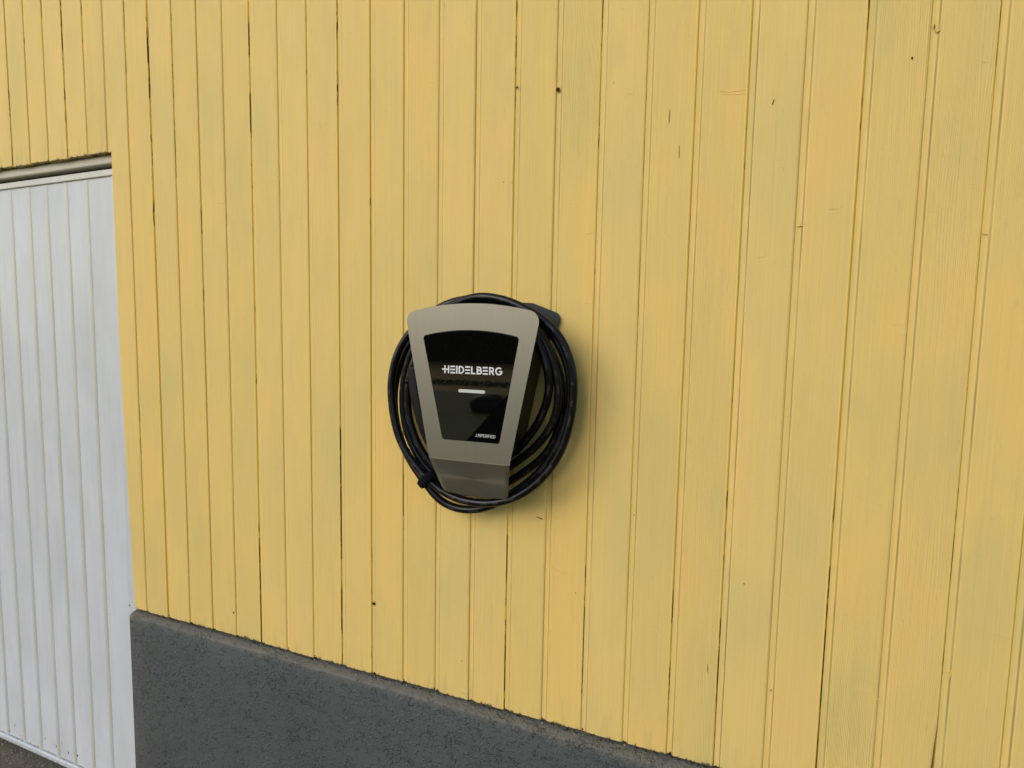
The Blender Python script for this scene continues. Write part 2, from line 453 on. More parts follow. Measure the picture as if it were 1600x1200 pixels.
def board_mesh(i, spans):
    """board whose right edge is seam(i). spans: list of (z0, z1, left cut x or None)"""
    x_l, x_r = seam(i - 1), seam(i)
    w = x_r - x_l
    rnd = random.Random(100 + i)
    vs, fs = [], []
    def gap(z):
        n1 = mnoise.noise(Vector((i * 3.7, z * 9, 0))); n2 = mnoise.noise(Vector((i * 5.1, z * 60, 4)))
        g = max(0, n1 - .22) * .0005 + max(0, n1 + .1) * max(0, n2) * .0005
        if i == 0 and 1.25 < z < 1.66:      g += .0011 * min(1, (z - 1.25) / .08, (1.66 - z) / .03) * (.72 + .6 * mnoise.noise(Vector((0, z * 70, 9))))
        if i == 0 and 0.95 < z < 1.25:      g += .00055
        if i == 0 and .03 < z < .33:        g += .0006 * (1 if mnoise.noise(Vector((2, z * 40, 1))) > -.1 else 0)
        if i == 10 and z < .30:             g += .0095 * max(0, (.225 - z) / .225)
        if i == 8 and z < .34:              g += .0016 * max(0, (.30 - z) / .3)
        if i == 6 and z < .26:              g += .0013 * max(0, .5 + mnoise.noise(Vector((2, z * 60, 3)))) * min(1, (.26 - z) / .1)
        if i == -13 and z < 1.6:            g += .0004
        if i in (-5, -9, -8, -11):          g += .00018 * max(0, mnoise.noise(Vector((i, z * 3, 2))) + .4)
        return g
    dev = rnd.uniform(-.00035, .00035)   # each board sits a touch proud or back
    for (z0, z1, cut) in spans:
        lo, hi = z0, z1
        step = .011
        nz = max(2, int((hi - lo) / step))
        base = len(vs)
        cols = None
        for k in range(nz + 1):
            z = lo + (hi - lo) * k / nz
            g = gap(z)
            wob = .00018 * mnoise.noise(Vector((i * 9.1, z * 25, 7)))
            fy = dev + .0003 * mnoise.noise(Vector((i * 2.3, z * 3, 1)))
            fl = .0030 + .0003 * mnoise.noise(Vector((i * 1.3, z * 12, 5)))
            full = [(0.0, .018), (0.0, fl), (.0040, fl), (.0108 + wob, fl - .0002), (.0120 + wob, .0014 + fy), (.0129 + wob, .0004 + fy), (.0142 + wob, fy)]
            if cut is not None:
                c0 = cut - x_l + wob + .024 * max(0, 1.0 - z) ** 1.4
                full = [(c0, .018), (c0, .0035), (c0 + .0002, .0013), (c0 + .0007, .0004 + fy), (c0 + .0014, .0001 + fy), (c0 + .0024, fy)]
            full += [(w * .5, fy), (w - .0046 - g, fy), (w - .0034 - g, .00035 + fy), (w - .0020 - g + wob, .0010 + fy), (w - .0010 - g + wob, .0019), (w - .0002 - g + wob, .0031), (w - .0002 - g, .018)]
            cols = len(full)
            zz = z
            for (a, b) in full:
                if k == 0: zz = z + .0008 * mnoise.noise(Vector((a * 90 + i * 7, 0, 3)))
                vs.append((a, b, zz))
        for k in range(nz):
            for j in range(cols - 1):
                a = base + k * cols + j
                fs.append((a, a + 1, a + 1 + cols, a + cols))
        fs.append(tuple(base + j for j in range(cols - 1, -1, -1)))   # sawn lower end
    return vs, fs, (x_l, 0, 0)

for i in range(-42, 22):
    x_l, x_r = seam(i - 1), seam(i)
    top = 2.55
    bot = .0015 + random.Random(i * 3 + 1).uniform(-.0012, .0018)
    over = HEAD + random.Random(i * 3 + 2).uniform(-.0012, .0012)
    if x_r <= DOOR_L or x_l >= JAMB: spans = [(bot, top, None)]
    elif x_l < DOOR_L: spans = [(over, top, None)]
    elif x_r <= JAMB + .001: spans = [(over, top, None)]
    else: spans = [(bot, over, JAMB), (over + .00001, top, None)]
    z00 = spans[0][0]
    v, f, loc = board_mesh(i, spans)
    v = [(a, b, c - z00) for a, b, c in v]
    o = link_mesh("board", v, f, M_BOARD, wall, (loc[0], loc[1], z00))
    me = o.data
    me.set_sharp_from_angle(angle=math.radians(50))
    me.polygons.foreach_set("use_smooth", [p_.area < .00012 for p_ in me.polygons])

# dark lathing behind the boards, with the door opening left free
for (x0, x1, z0, z1) in ((DOOR_L - 3 * P, DOOR_L, -.01, 2.55), (JAMB + .004, 21 * P, -.01, 2.55), (DOOR_L, JAMB + .004, HEAD + .004, 2.55)):
    box("backing", (x0, x1, .0185, .10, z0, z1), M_DARK, wall)

def plinth(name, x0, x1, left_round=True):
    yf = -.0215
    prof = [(.10, -.0045), (.018, -.0045), (.002, -.0048), (-.010, -.0075), (yf + .004, -.0115), (yf + .0012, -.0135), (yf, -.0175), (yf, -.10), (yf, -.25), (yf, -.40), (yf, -.60), (yf, GZ - .05)]
    n = int((x1 - x0) / .012)
    vs, fs = [], []
    m_ = len(prof)
    for k in range(n + 1):
        x = x0 + (x1 - x0) * k / n
        inset = 0.0
        if k == 0: inset = .0018
        elif k == 1: inset = .0002
        for j, (y, z) in enumerate(prof):
            w1 = mnoise.noise(Vector((x * 7, z * 5, 2))); w2 = mnoise.noise(Vector((x * 45, z * 30, 8)))
            dy = (.0012 * w1 + .0005 * w2) if j >= 3 else 0
            dz = (.0009 * w1 + .0009 * w2) if 2 <= j <= 6 else 0
            xx = x + (.0015 * mnoise.noise(Vector((0, z * 12, 5))) if k < 2 else 0)
            vs.append((xx, y + dy + (inset if j >= 3 else 0), z + dz))
    for k in range(n):
        for j in range(m_ - 1):
            a = k * m_ + j
            fs.append((a, a + 1, a + 1 + m_, a + m_))
    fs.append(tuple(range(m_ - 1, -1, -1)) + ())
    o = link_mesh(name, vs, fs, M_STUCCO, wall, smooth=True)
    o.data.set_sharp_from_angle(angle=math.radians(60))
plinth("plinth", -1.2075, 21 * P)
plinth("plinth", DOOR_L - 3 * P, DOOR_L - .02)
# masonry behind the door reveal
box("door_reveal", (JAMB + .004, JAMB + .03, .1005, .22, GZ - .04, HEAD), M_TRIM, wall)

# missing paint, knot holes and splits that can be seen one by one
def blob(x, z, w, h, ang=0.0, seed=0, y=-.0006, n=11):
    r = random.Random(seed); c, s_ = math.cos(ang), math.sin(ang)
    pts = []
    for k in range(n):
        a = 2 * math.pi * k / n; q = r.uniform(.65, 1.1)
        px, pz = math.cos(a) * w * .5 * q, math.sin(a) * h * .5 * q
        pts.append((x + px * c - pz * s_, y, z + px * s_ + pz * c))
    return pts
MARKS = [(-.2804, .1984, .0098, .0100, 0, 'hole'), (.0998, 1.4637, .008, .005, .3, 'c'), (.1945, 1.4465, .008, .013, .2, 'c'),
         (.6199, 1.3643, .0026, .013, -.35, 's'), (.1781, .4931, .016, .0032, -.25, 'c'), (.1700, .4950, .008, .0016, -.1, 'c'),
         (.8379, 1.4103, .0035, .0065, .2, 'c'), (-.1317, .6265, .0022, .003, 0, 'c'), (.8671, 1.4575, .0025, .010, 0, 'c'),
         (-.1721, .6245, .002, .004, .3, 'c'), (.0917, 1.2594, .002, .003, 0, 'c'), (.0715, 1.2611, .0018, .003, 0, 'c'),
         (-.7776, .0734, .006, .008, 0, 'c'), (.43, 1.36, .0015, .035, -.02, 's'), (.452, 1.29, .0012, .03, .02, 's'),
         (.555, .22, .0015, .022, .03, 's'), (-.02, .10, .003, .003, 0, 'c'), (.265, .33, .002, .003, 0, 'c'), (.39, .53, .0015, .006, 0, 'c')]
for q, (x, z, w, h, a, k) in enumerate(MARKS):
    pts = blob(x, z, w, h, a, q, n=18 if k == 'hole' else 11)
    o = link_mesh("knot_hole" if k == 'hole' else "paint_chip", pts, [tuple(range(len(pts)))[::-1]], M_CHIP, wall)
RIDGES = [[(0.8377, 0.9447), (0.8465, 0.9459), (0.8563, 0.9448)], [(0.8276, 0.2418), (0.8386, 0.2368), (0.8462, 0.2348)], [(0.8478, 0.2587), (0.8467, 0.2428), (0.8538, 0.2316), (0.8665, 0.2298)], [(0.6731, 1.13), (0.687, 1.1328)], [(0.5204, 1.399), (0.5416, 1.3937), (0.5702, 1.3945)], [(0.5253, 1.3935), (0.5477, 1.3881), (0.5717, 1.3872)], [(0.8651, 1.4599), (0.8714, 1.4483), (0.8766, 1.4516)], [(0.9389, 1.3892), (0.9443, 1.3874)], [(0.9124, 1.1618), (0.9181, 1.1581)], [(0.6371, 1.248), (0.6441, 1.2403), (0.646, 1.246)], [(0.7291, 0.5038), (0.7471, 0.4989), (0.7637, 0.4965)], [(1.0103, 0.324), (1.0161, 0.3205)], [(0.7079, 0.6039), (0.717, 0.5999)], [(1.0052, 0.6081), (1.0144, 0.6059)], [(0.263, 1.136), (0.2825, 1.1377)], [(-0.1194, 1.5044), (-0.1092, 1.5058)], [(0.3435, 1.417), (0.3566, 1.4165)], [(0.9608, 0.3095), (0.972, 0.3147), (0.9701, 0.3019)], [(0.628, 0.5941), (0.635, 0.5962)], [(0.2003, 0.2266), (0.2112, 0.2274)], [(0.9599, 1.1024), (0.9671, 1.101)]]

for q, pl in enumerate(RIDGES):     # curled edges and runs in the old paint
    vs, fs = [], []
    pts = []
    for k in range(len(pl) - 1):
        for t in (0, .5): pts.append((pl[k][0] + (pl[k + 1][0] - pl[k][0]) * t, pl[k][1] + (pl[k + 1][1] - pl[k][1]) * t))
    pts.append(pl[-1]); n = len(pts)
    for k, (x, z) in enumerate(pts):
        a = pts[max(0, k - 1)]; c = pts[min(n - 1, k + 1)]
        t = Vector((c[0] - a[0], c[1] - a[1])).normalized(); nn = Vector((-t.y, t.x))
        e = .3 + .7 * math.sin(math.pi * (k + .5) / n)
        for o_, h_ in ((-.0011, .0006), (-.0003, -.0009 * e), (.0006, -.0004 * e), (.0015, .0006)):
            vs.append((x - pts[0][0] + nn.x * o_ * e, h_, z - pts[0][1] + nn.y * o_ * e))
    for k in range(n - 1):
        for j in range(3): a = k * 4 + j; fs.append((a, a + 4, a + 5, a + 1))
    link_mesh("paint_ridge", vs, fs, M_PAINT, wall, (pts[0][0], 0, pts[0][1]), smooth=True)
# mould lumps and paint crumbs caught where the joints meet the ledge
rnd = random.Random(11)
mv, mf, cv, cf = [], [], [], []
def lump(vs, fs, c, sx, sy, sz, r):
    i = len(vs)
    for q in ((1, 0, 0), (-1, 0, 0), (0, 1, 0), (0, -1, 0), (0, 0, 1), (0, 0, -1), (.7, -.7, .4), (-.7, -.7, -.3)):
        k = r.uniform(.6, 1.2); vs.append((c[0] + q[0] * sx * k, c[1] + q[1] * sy * k, c[2] + q[2] * sz * k))
    fs += [(i + a, i + b, i + d) for a, b, d in ((0, 2, 4), (2, 1, 4), (1, 7, 4), (7, 3, 4), (3, 6, 4), (6, 0, 4), (2, 0, 5), (1, 2, 5), (7, 1, 5), (3, 7, 5), (6, 3, 5), (0, 6, 5))]
for i in range(-13, 20):
    x = seam(i) 
    for k in range(rnd.choice((1, 2, 3, 3, 4))):
        lump(mv, mf, (x + rnd.uniform(.000, .013), rnd.uniform(.0005, .0035), rnd.uniform(-.002, .007)), rnd.uniform(.001, .003), .0016, rnd.uniform(.0015, .0040), rnd)
    if rnd.random() < .5:
        lump(cv, cf, (x + rnd.uniform(-.002, .013), rnd.uniform(-.004, -.001), -.003), rnd.uniform(.001, .0024), .0015, .0015, rnd)
for k in range(420):
    x = rnd.uniform(-1.2, 1.1)
    if rnd.random() < .5 + .5 * mnoise.noise(Vector((x * 6, 0, 0))):
        lump(mv, mf, (x, rnd.uniform(-.002, .001), rnd.uniform(-.006, -.001)), rnd.uniform(.0015, .006), .0012, rnd.uniform(.0006, .0018), rnd)
for k in range(160):
    x = rnd.uniform(-1.2, 1.1)
    lump(cv, cf, (x, rnd.uniform(-.017, -.001), -.0065 + rnd.uniform(-.002, .001)), rnd.uniform(.0004, .0012), .0008, .0006, rnd)
tag(link_mesh("mould", mv, mf, M_MOSS, wall), kind="stuff")
tag(link_mesh("paint_crumbs", cv, cf, M_CRUMB, wall), kind="stuff")

# ---------------------------------------------------------------- garage door
DY = .036
DT, DB = 1.424, -.727     # top and lower edge of the door leaf
door = empty("garage_door", (JAMB - 1.2, DY, DB), "white metal garage door with narrow vertical ribs and a few rust spots, left of the yellow wall", "garage door")
def dpart(name, b, mat, bevel=0):
    b = (b[0] - door.location.x, b[1] - door.location.x, b[2] - DY, b[3] - DY, b[4] - DB, b[5] - DB)
    return box(name, b, mat, door, bevel=bevel)
XR = -1.243
XL = DOOR_L + .012
dpart("top_rail", (XL, XR, DY - .004, DY + .02, DT - .021, DT), M_RIB, .0025)
dpart("bottom_rail", (XL, XR, DY - .007, DY + .02, DB, DB + .022), M_DOOR, .006)
dpart("stile", (-1.292, XR, DY - .0005, DY + .02, DB + .0225, DT - .0215), M_DOOR, .0008)
dpart("stile", (XL, XL + .05, DY - .0005, DY + .02, DB + .0225, DT - .0215), M_DOOR, .0008)
ribs = [-1.419, -1.522, -1.627, -1.723, -1.839 + .012, -1.932]
while ribs[-1] > XL + .16: ribs.append(ribs[-1] - .1045)
zb, zt = DB + .0225, DT - .0215
def rib(x):
    hw = .0100
    prof = [(-hw, .0030), (-hw * .5, .0010), (hw * .5, .0010), (hw, .0030)]
    vs, fs = [], []
    for z in (0, .018, zt - zb - .010, zt - zb):
        wd = 1.35 if z in (0, zt - zb) else 1.0
        for a, b in prof: vs.append((a * wd, b, z))
    for k in range(3):
        for j in range(3):
            a = k * 4 + j; fs.append((a, a + 1, a + 5, a + 4))
    o = link_mesh("rib", vs, fs, M_RIB, door, (x - door.location.x, 0, zb - DB), smooth=True)
    o.data.set_sharp_from_angle(angle=math.radians(75))
for x in ribs: rib(x)
edges = [-1.292] + ribs + [XL + .05]
for k in range(len(edges) - 1):
    a, b = edges[k + 1] + .0075, edges[k] - .0075
    if k == 0: b = edges[0]
    # each flat is dished back and turns forward at its upper and lower end
    vs, fs = [], []
    rows = [(zb + .0028, .0020), (zb + .006, .0035), (zt - .007, .0035), (zt, -.0005 + .003)]
    cx = (a + b) / 2
    for z, y in rows:
        for t in (0, .08, .5, .92, 1):
            yy = y - (.0 if t in (0, 1) else .0004 if t != .5 else .0006)
            vs.append((a + (b - a) * t - cx, yy, z - zb))
    for r_ in range(3):
        for j in range(4):
            q = r_ * 5 + j; fs.append((q, q + 1, q + 6, q + 5))
    link_mesh("panel", vs, fs, M_DOOR, door, (cx - door.location.x, 0, zb - DB), smooth=True)
dpart("back_sheet", (XL, XR, DY + .0205, DY + .024, DB + .005, DT - .003), M_DARK)
# rust spots
for q, (x, z, w, h) in enumerate(((-1.612, -.668, .008, .009), (-1.665, -.672, .006, .010), (-1.735, -.668, .004, .012), (-1.80, -.655, .003, .012), (-1.99, -.655, .003, .02))):
    pts = blob(x - door.location.x, z - DB, w, h, -.3, 40 + q, y=.0025)
    link_mesh("rust_spot", pts, [tuple(range(len(pts)))[::-1]], M_CHIP, door)

# fixed frame above the door
fr = empty("door_frame", (JAMB - 1.2, .06, HEAD), "beige metal header strip above the white garage door, under the ends of the yellow boards", "door frame")
def fpart(name, b, mat, bevel=0):
    b = (b[0] - fr.location.x, b[1] - fr.location.x, b[2] - fr.location.y, b[3] - fr.location.y, b[4] - HEAD, b[5] - HEAD)
    return box(name, b, mat, fr, bevel=bevel)
fpart("header", (DOOR_L + .002, JAMB + .002, .0190, .052, HEAD - .0275, HEAD + .003), M_TRIM, .006)
fpart("seal_backing", (DOOR_L + .002, JAMB + .002, .0525, .080, HEAD - .06, HEAD + .003), M_DARK)

# ---------------------------------------------------------------- wallbox charger
CX = 0.049
box_root = empty("charging_station", (CX, 0, .62), "wall mounted electric car charger with brushed steel frame and black glass front", "charger")
LZ = .62
def fillet(poly):
    """poly: list of (x, z, r) -> rounded outline"""
    out = []
    n = len(poly)
    for k in range(n):
        p0, p1, p2 = poly[k - 1], poly[k], poly[(k + 1) % n]
        r = p1[2]
        if r <= 0: out.append((p1[0], p1[1])); continue
        a = Vector((p0[0] - p1[0], p0[1] - p1[1])).normalized(); b = Vector((p2[0] - p1[0], p2[1] - p1[1])).normalized()
        ang = a.angle(b); d = r / math.tan(ang / 2)
        bis = (a + b).normalized(); c = Vector((p1[0], p1[1])) + bis * (r / math.sin(ang / 2))
        t1 = Vector((p1[0], p1[1])) + a * d; t2 = Vector((p1[0], p1[1])) + b * d
        a1 = math.atan2(t1.y - c.y, t1.x - c.x); a2 = math.atan2(t2.y - c.y, t2.x - c.x)
        da = (a2 - a1 + math.pi) % (2 * math.pi) - math.pi
        for q in range(13):
            an = a1 + da * q / 12; out.append((c.x + r * math.cos(an), c.y + r * math.sin(an)))
    return out
def hw_at(z): return .0957 + (z - .641) * .1935
def top_curve(hw, zmid, drop, n=12):
    """points from the right corner to the left corner, corners left out"""
    return [(CX + hw * t, zmid - drop * t * t, 0) for t in [1 - 2 * k / n for k in range(1, n)]]
def ray(outline, cx, cz, ang):
    dx, dz = math.cos(ang), math.sin(ang); best = None
    n = len(outline)
    for k in range(n):
        x1, z1 = outline[k]; x2, z2 = outline[(k + 1) % n]
        ex, ez = x2 - x1, z2 - z1; det = dx * -ez + dz * ex
        if abs(det) < 1e-12: continue
        t = ((x1 - cx) * -ez + (z1 - cz) * ex) / det; u = (dx * (z1 - cz) - dz * (x1 - cx)) / det
        if t > 0 and -1e-6 <= u <= 1 + 1e-6 and (best is None or t < best): best = t
    return cx + dx * best, cz + dz * best
FOLD = .641
YF = -.125
hwT = hw_at(.960)
outer = fillet([(CX - hw_at(FOLD), FOLD, 0), (CX + hw_at(FOLD), FOLD, 0), (CX + hwT, .9595, .024)] + top_curve(hwT, .9803, .0205) + [(CX - hwT, .9595, .024)])
gT, gB = .1125, .0675
glass_o = fillet([(CX - gB + .0045, .6848, .006), (CX + gB + .0045, .6848, .006), (CX + gT, .9105, .007)] + top_curve(gT, .9243, .0135) + [(CX - gT, .9105, .007)])
def inset(outl, d):
    n = len(outl); res = []
    for k in range(n):
        p0 = Vector(outl[k - 1]); p1 = Vector(outl[k]); p2 = Vector(outl[(k + 1) % n])
        t = (p2 - p0)
        if t.length < 1e-9: res.append(tuple(p1)); continue
        t.normalize(); res.append((p1.x - t.y * d, p1.y + t.x * d))
    return res
# frame plate with the window cut out, folded lip below
vs, fs = [], []
NA = 288
cz = .79
angs = [2 * math.pi * k / NA for k in range(NA)]
for q in (0, 1):
    x_, z_ = CX + (1 if q else -1) * hw_at(FOLD), FOLD
    an = math.atan2(z_ - cz, x_ - CX) % (2 * math.pi)
    k = min(range(NA), key=lambda k: abs(angs[k] - an)); angs[k] = an
for k in range(NA):
    xo, zo = ray(outer, CX, cz, angs[k]); xi, zi = ray(glass_o, CX, cz, angs[k])
    vs.append((xo - CX, YF, zo - LZ)); vs.append((xi - CX, YF, zi - LZ)); vs.append((xi - CX, YF + .0013, zi - LZ)); vs.append((xo - CX, YF + .0018, zo - LZ))
for k in range(NA):
    a, b = k * 4, ((k + 1) % NA) * 4
    fs.append((a, b, b + 1, a + 1)); fs.append((a + 1, b + 1, b + 2, a + 2))
    mid = (angs[k] + (angs[(k + 1) % NA] if k < NA - 1 else 2 * math.pi)) / 2
    fs.append((b, a, a + 3, b + 3))
o = link_mesh("steel_frame", vs, [f[::-1] for f in fs], M_STEEL, box_root)
# lip
def lip_mesh():
    vs, fs = [], []
    L = .0945; bend = math.radians(25); rb = .0055; arc = rb * bend
    rows = [0] + [arc * k / 6 for k in range(1, 7)] + [arc + (L - arc) * t for t in (.15, .35, .55, .72, .80, .86, .91, .95, .98, 1.0)]
    nx = 16
    for s_ in rows:
        if s_ <= arc:
            a = s_ / rb; y = rb * (1 - math.cos(a)); dz = rb * math.sin(a)
        else:
            y = rb * (1 - math.cos(bend)) + (s_ - arc) * math.sin(bend); dz = rb * math.sin(bend) + (s_ - arc) * math.cos(bend)
        hw = hw_at(FOLD) - s_ * .185
        d = L - s_; r1, r2_ = .013, .010
        cl = (r1 - math.sqrt(max(0, r1 * r1 - (r1 - d) ** 2))) if d < r1 else 0
        cr = (r2_ - math.sqrt(max(0, r2_ * r2_ - (r2_ - d) ** 2))) if d < r2_ else 0
        for k in range(nx + 1):
            t = -1 + 2 * k / nx
            x = -hw + cl + (2 * hw - cl - cr) * k / nx
            sag = -.0035 * (1 - t * t) * (s_ / L) ** 3
            vs.append((x, YF + y, FOLD - dz + sag - LZ))
    for r_ in range(len(rows) - 1):
        for k in range(nx):
            a = r_ * (nx + 1) + k; fs.append((a, a + nx + 1, a + nx + 2, a + 1))
    return vs, fs
v, f = lip_mesh()
lip = link_mesh("steel_lip", v, f, M_STEEL, box_root, smooth=True)
md = lip.modifiers.new("thick", 'SOLIDIFY'); md.thickness = .0018; md.offset = -1
# glass
gv = [(x - CX, YF + .0008, z - LZ) for x, z in inset(glass_o, .0006)]
gi = inset(glass_o, .0014)
gv2 = [(x - CX, YF + .0004, z - LZ) for x, z in gi]
n = len(gv)
glass = link_mesh("glass_panel", gv + gv2, [(k, (k + 1) % n, n + (k + 1) % n, n + k) for k in range(n)] + [tuple(range(n, 2 * n))], M_GLASS, box_root)
# enclosure
def prism(name, outl0, y0, outl1, y1, mat, parent, bevel=.004, both=True):
    n = len(outl0)
    vs = [(x - CX, y0, z - LZ) for x, z in outl0] + [(x - CX, y1, z - LZ) for x, z in outl1]
    fs = [(k, k + n, (k + 1) % n + n, (k + 1) % n) for k in range(n)] + [tuple(range(n)), tuple(range(2 * n - 1, n - 1, -1))]
    o = link_mesh(name, vs, fs, mat, parent)
    if bevel:
        md = o.modifiers.new("bevel", 'BEVEL'); md.width = bevel; md.segments = 3; md.limit_method = 'ANGLE'; md.angle_limit = math.radians(50)
    o.data.polygons.foreach_set("use_smooth", [True] * len(o.data.polygons)); o.data.set_sharp_from_angle(angle=math.radians(35))
    return o
def trap(zb_, zt_, ins, r=.018, crown=.012):
    hb, ht = hw_at(zb_) - ins, hw_at(zt_) - ins
    return fillet([(CX - hb, zb_, r), (CX + hb, zb_, r), (CX + ht, zt_ - crown, r)] + top_curve(ht, zt_, crown, 8) + [(CX - ht, zt_ - crown, r)])
prism("enclosure", trap(.655, .944, .012), YF + .0035, trap(.655, .944, .012), -.0085, M_BODY, box_root)
# back plate on the wall
bp_o = fillet([(CX - .078, .640, .008), (CX + .078, .640, .008), (CX + .122, .872, .01), (.2060, .925, .012), (.2185, .9625, .018), (CX + .10, .9885, 0), (CX, .993, 0), (CX - .10, .9885, 0), (2 * CX - .2185, .9625, .018), (2 * CX - .2060, .925, .012), (CX - .122, .872, .01)])
prism("back_plate", bp_o, -.0080, bp_o, -.0045, M_BACK, box_root, .0006)
for sx in (-.075, .075):
    box("spacer", (sx - .012, sx + .012, -.0044, .0005, .06, .10), M_BACK, box_root)
box("spacer", (-.03, .03, -.0044, .0005, .28, .31), M_BACK, box_root)
# cable carrier hooks on both flanks
def arm(sx):
    vs, fs = box_data(-.020, .020, -.1195, -.0105, -.006, .006)
    o = link_mesh("cable_rest", vs, fs, M_BODY, box_root, (sx, 0, .945 + .006 - LZ))
    md = o.modifiers.new("bevel", 'BEVEL'); md.width = .003; md.segments = 2
for sx in (-.06, .06): arm(sx)

# lettering
def stroke(vs, fs, pts, w, closed=False):
    """flat ribbon of width w along pts in unit coordinates"""
    n = len(pts); base = len(vs)
    for k in range(n):
        p = Vector(pts[k])
        a = Vector(pts[k - 1]) if (k > 0 or closed) else p
        b = Vector(pts[(k + 1) % n]) if (k < n - 1 or closed) else p
        d1 = (p - a).normalized() if (p - a).length > 1e-9 else None
        d2 = (b - p).normalized() if (b - p).length > 1e-9 else None
        d1 = d1 or d2; d2 = d2 or d1
        t = (d1 + d2).normalized(); nn = Vector((-t.y, t.x)); k_ = 1 / max(.5, t.dot(d1))
        vs.append(p + nn * w * .5 * k_); vs.append(p - nn * w * .5 * k_)
    for k in range(n if closed else n - 1):
        a, b = base + 2 * k, base + 2 * ((k + 1) % n)
        fs.append((a, a + 1, b + 1, b))
def arcp(cx, cy, rx, ry, a0, a1, n=12):
    return [(cx + rx * math.cos(math.radians(a0 + (a1 - a0) * k / n)), cy + ry * math.sin(math.radians(a0 + (a1 - a0) * k / n))) for k in range(n + 1)]
def put_letters(name, strokes, x0, z0, sx, sz, y, parent, skew=0.0):
    vs, fs = [], []
    for pts, w, cl in strokes: stroke(vs, fs, pts, w, cl)
    vv = [((x0 + v.x * sx) - CX, y, (z0 + v.y * sz) - LZ) for v in vs]
    m_ = len(vv)
    vv += [(a, y + .0003, c) for a, b, c in vv[:m_]]
    ff = [f for f in fs]
    edge = {}
    for f in fs:
        for k in range(4):
            e = (f[k], f[(k + 1) % 4]); edge[e] = 1
    for (a, b) in edge:
        if (b, a) not in edge: ff.append((b, a, a + m_, b + m_))
    # overlapping strokes share one plane: lift each a hair
    off = 0; out = list(vv); q = 0; idx = 0
    for s_i, (pts, w, cl) in enumerate(strokes):
        cnt = len(pts) * 2
        for k in range(idx, idx + cnt):
            out[k] = (out[k][0], out[k][1] - .00002 * s_i, out[k][2])
        idx += cnt
    return link_mesh(name, out, ff, M_PRINT, parent)
S = []
W = 32
def line(*p, w=W): S.append((list(p), w, False))
line((2, 87), (170, 87), w=30); line((73, 0), (73, 172)); line((157, 0), (157, 172))
for x0 in (197, 540, 936):
    for yy in (17, 86, 155): line((x0, yy), (x0 + 112, yy), w=34)
line((347, 0), (347, 172))
S.append(([(405, 16), (440, 16)] + arcp(440, 86, 62, 70, -90, 90) + [(405, 156), (405, 16)], W, False)); S[-1] = (S[-1][0][:-1], W, True)
line((690, 172), (690, 16), (772, 16))
S.append(([(815, 90), (860, 90)] + arcp(860, 53, 44, 37, 90, -90) + [(815, 16)], W, True))
S.append(([(815, 92), (855, 92)] + arcp(855, 124, 38, 32, -90, 90) + [(815, 156)], W, True))
line((1092, 0), (1092, 172)); S.append(([(1092, 156), (1130, 156)] + arcp(1130, 117, 40, 39, 90, -90) + [(1092, 78)], W, False)); line((1136, 78), (1178, 0))
S.append((arcp(1292, 86, 66, 72, 48, 330, 22) + [(1349, 82), (1296, 82)], W, False))
T = Matrix.Identity(2)
put_letters("lettering", S, -.0163, .8305, .1405 / 1357, .0166 / 172, YF + .00005, glass)
# small maker's name
S = []
def gl(x, *strk):
    for s_ in strk: S.append(([(x + a, b) for a, b in s_], 12, False))
gl(0, [(-2, 22), (10, 8), (32, 12), (38, 30), (38, 96)], [(56, 10), (74, 10)])
gl(92, [(8, 0), (8, 100)], [(8, 100), (42, 36)], [(42, 36), (76, 100)], [(76, 100), (76, 0)])
gl(194, [(8, 0), (8, 91), (54, 91), (62, 68), (54, 44), (8, 44)])
gl(276, [(62, 9), (8, 9), (8, 91), (62, 91)], [(8, 50), (56, 50)])
gl(358, [(8, 0), (8, 91), (54, 91), (62, 68), (54, 44), (8, 44)], [(36, 44), (66, 0)])
gl(442, [(8, 0), (8, 91), (62, 91)], [(8, 50), (56, 50)])
gl(520, [(8, 0), (8, 100)])
gl(552, [(62, 9), (8, 9), (8, 91), (62, 91)], [(8, 50), (56, 50)])
gl(632, [(8, 9), (44, 9), (66, 32), (66, 68), (44, 91), (8, 91), (8, 9)])
put_letters("maker_name", S, .0655, .6962, .0462 / 704, .0070 / 100, YF - .0001, glass)
# light bar
lb = fillet([(.0240, .7902, .0034), (.0868, .7902, .0034), (.0868, .7972, .0034), (.0240, .7972, .0034)])
lv = [(x - CX, YF + .0002, z - LZ) for x, z in lb]; n = len(lv)
link_mesh("light_bar", lv + [(a, YF + .0006, c) for a, b, c in lv], [tuple(range(n))] + [(k, (k + 1) % n, n + (k + 1) % n, n + k)[::-1] for k in range(n)], M_LED, glass)
# matt black corner of the glass
fl = [(.0445, .6866), (.1150, .6866), (.1190, .6885), (.1205, .6925), (.1430, .7960)]
link_mesh("black_corner", [(x - CX, YF + .0002, z - LZ) for x, z in fl], [tuple(range(len(fl)))], M_FILM, glass)

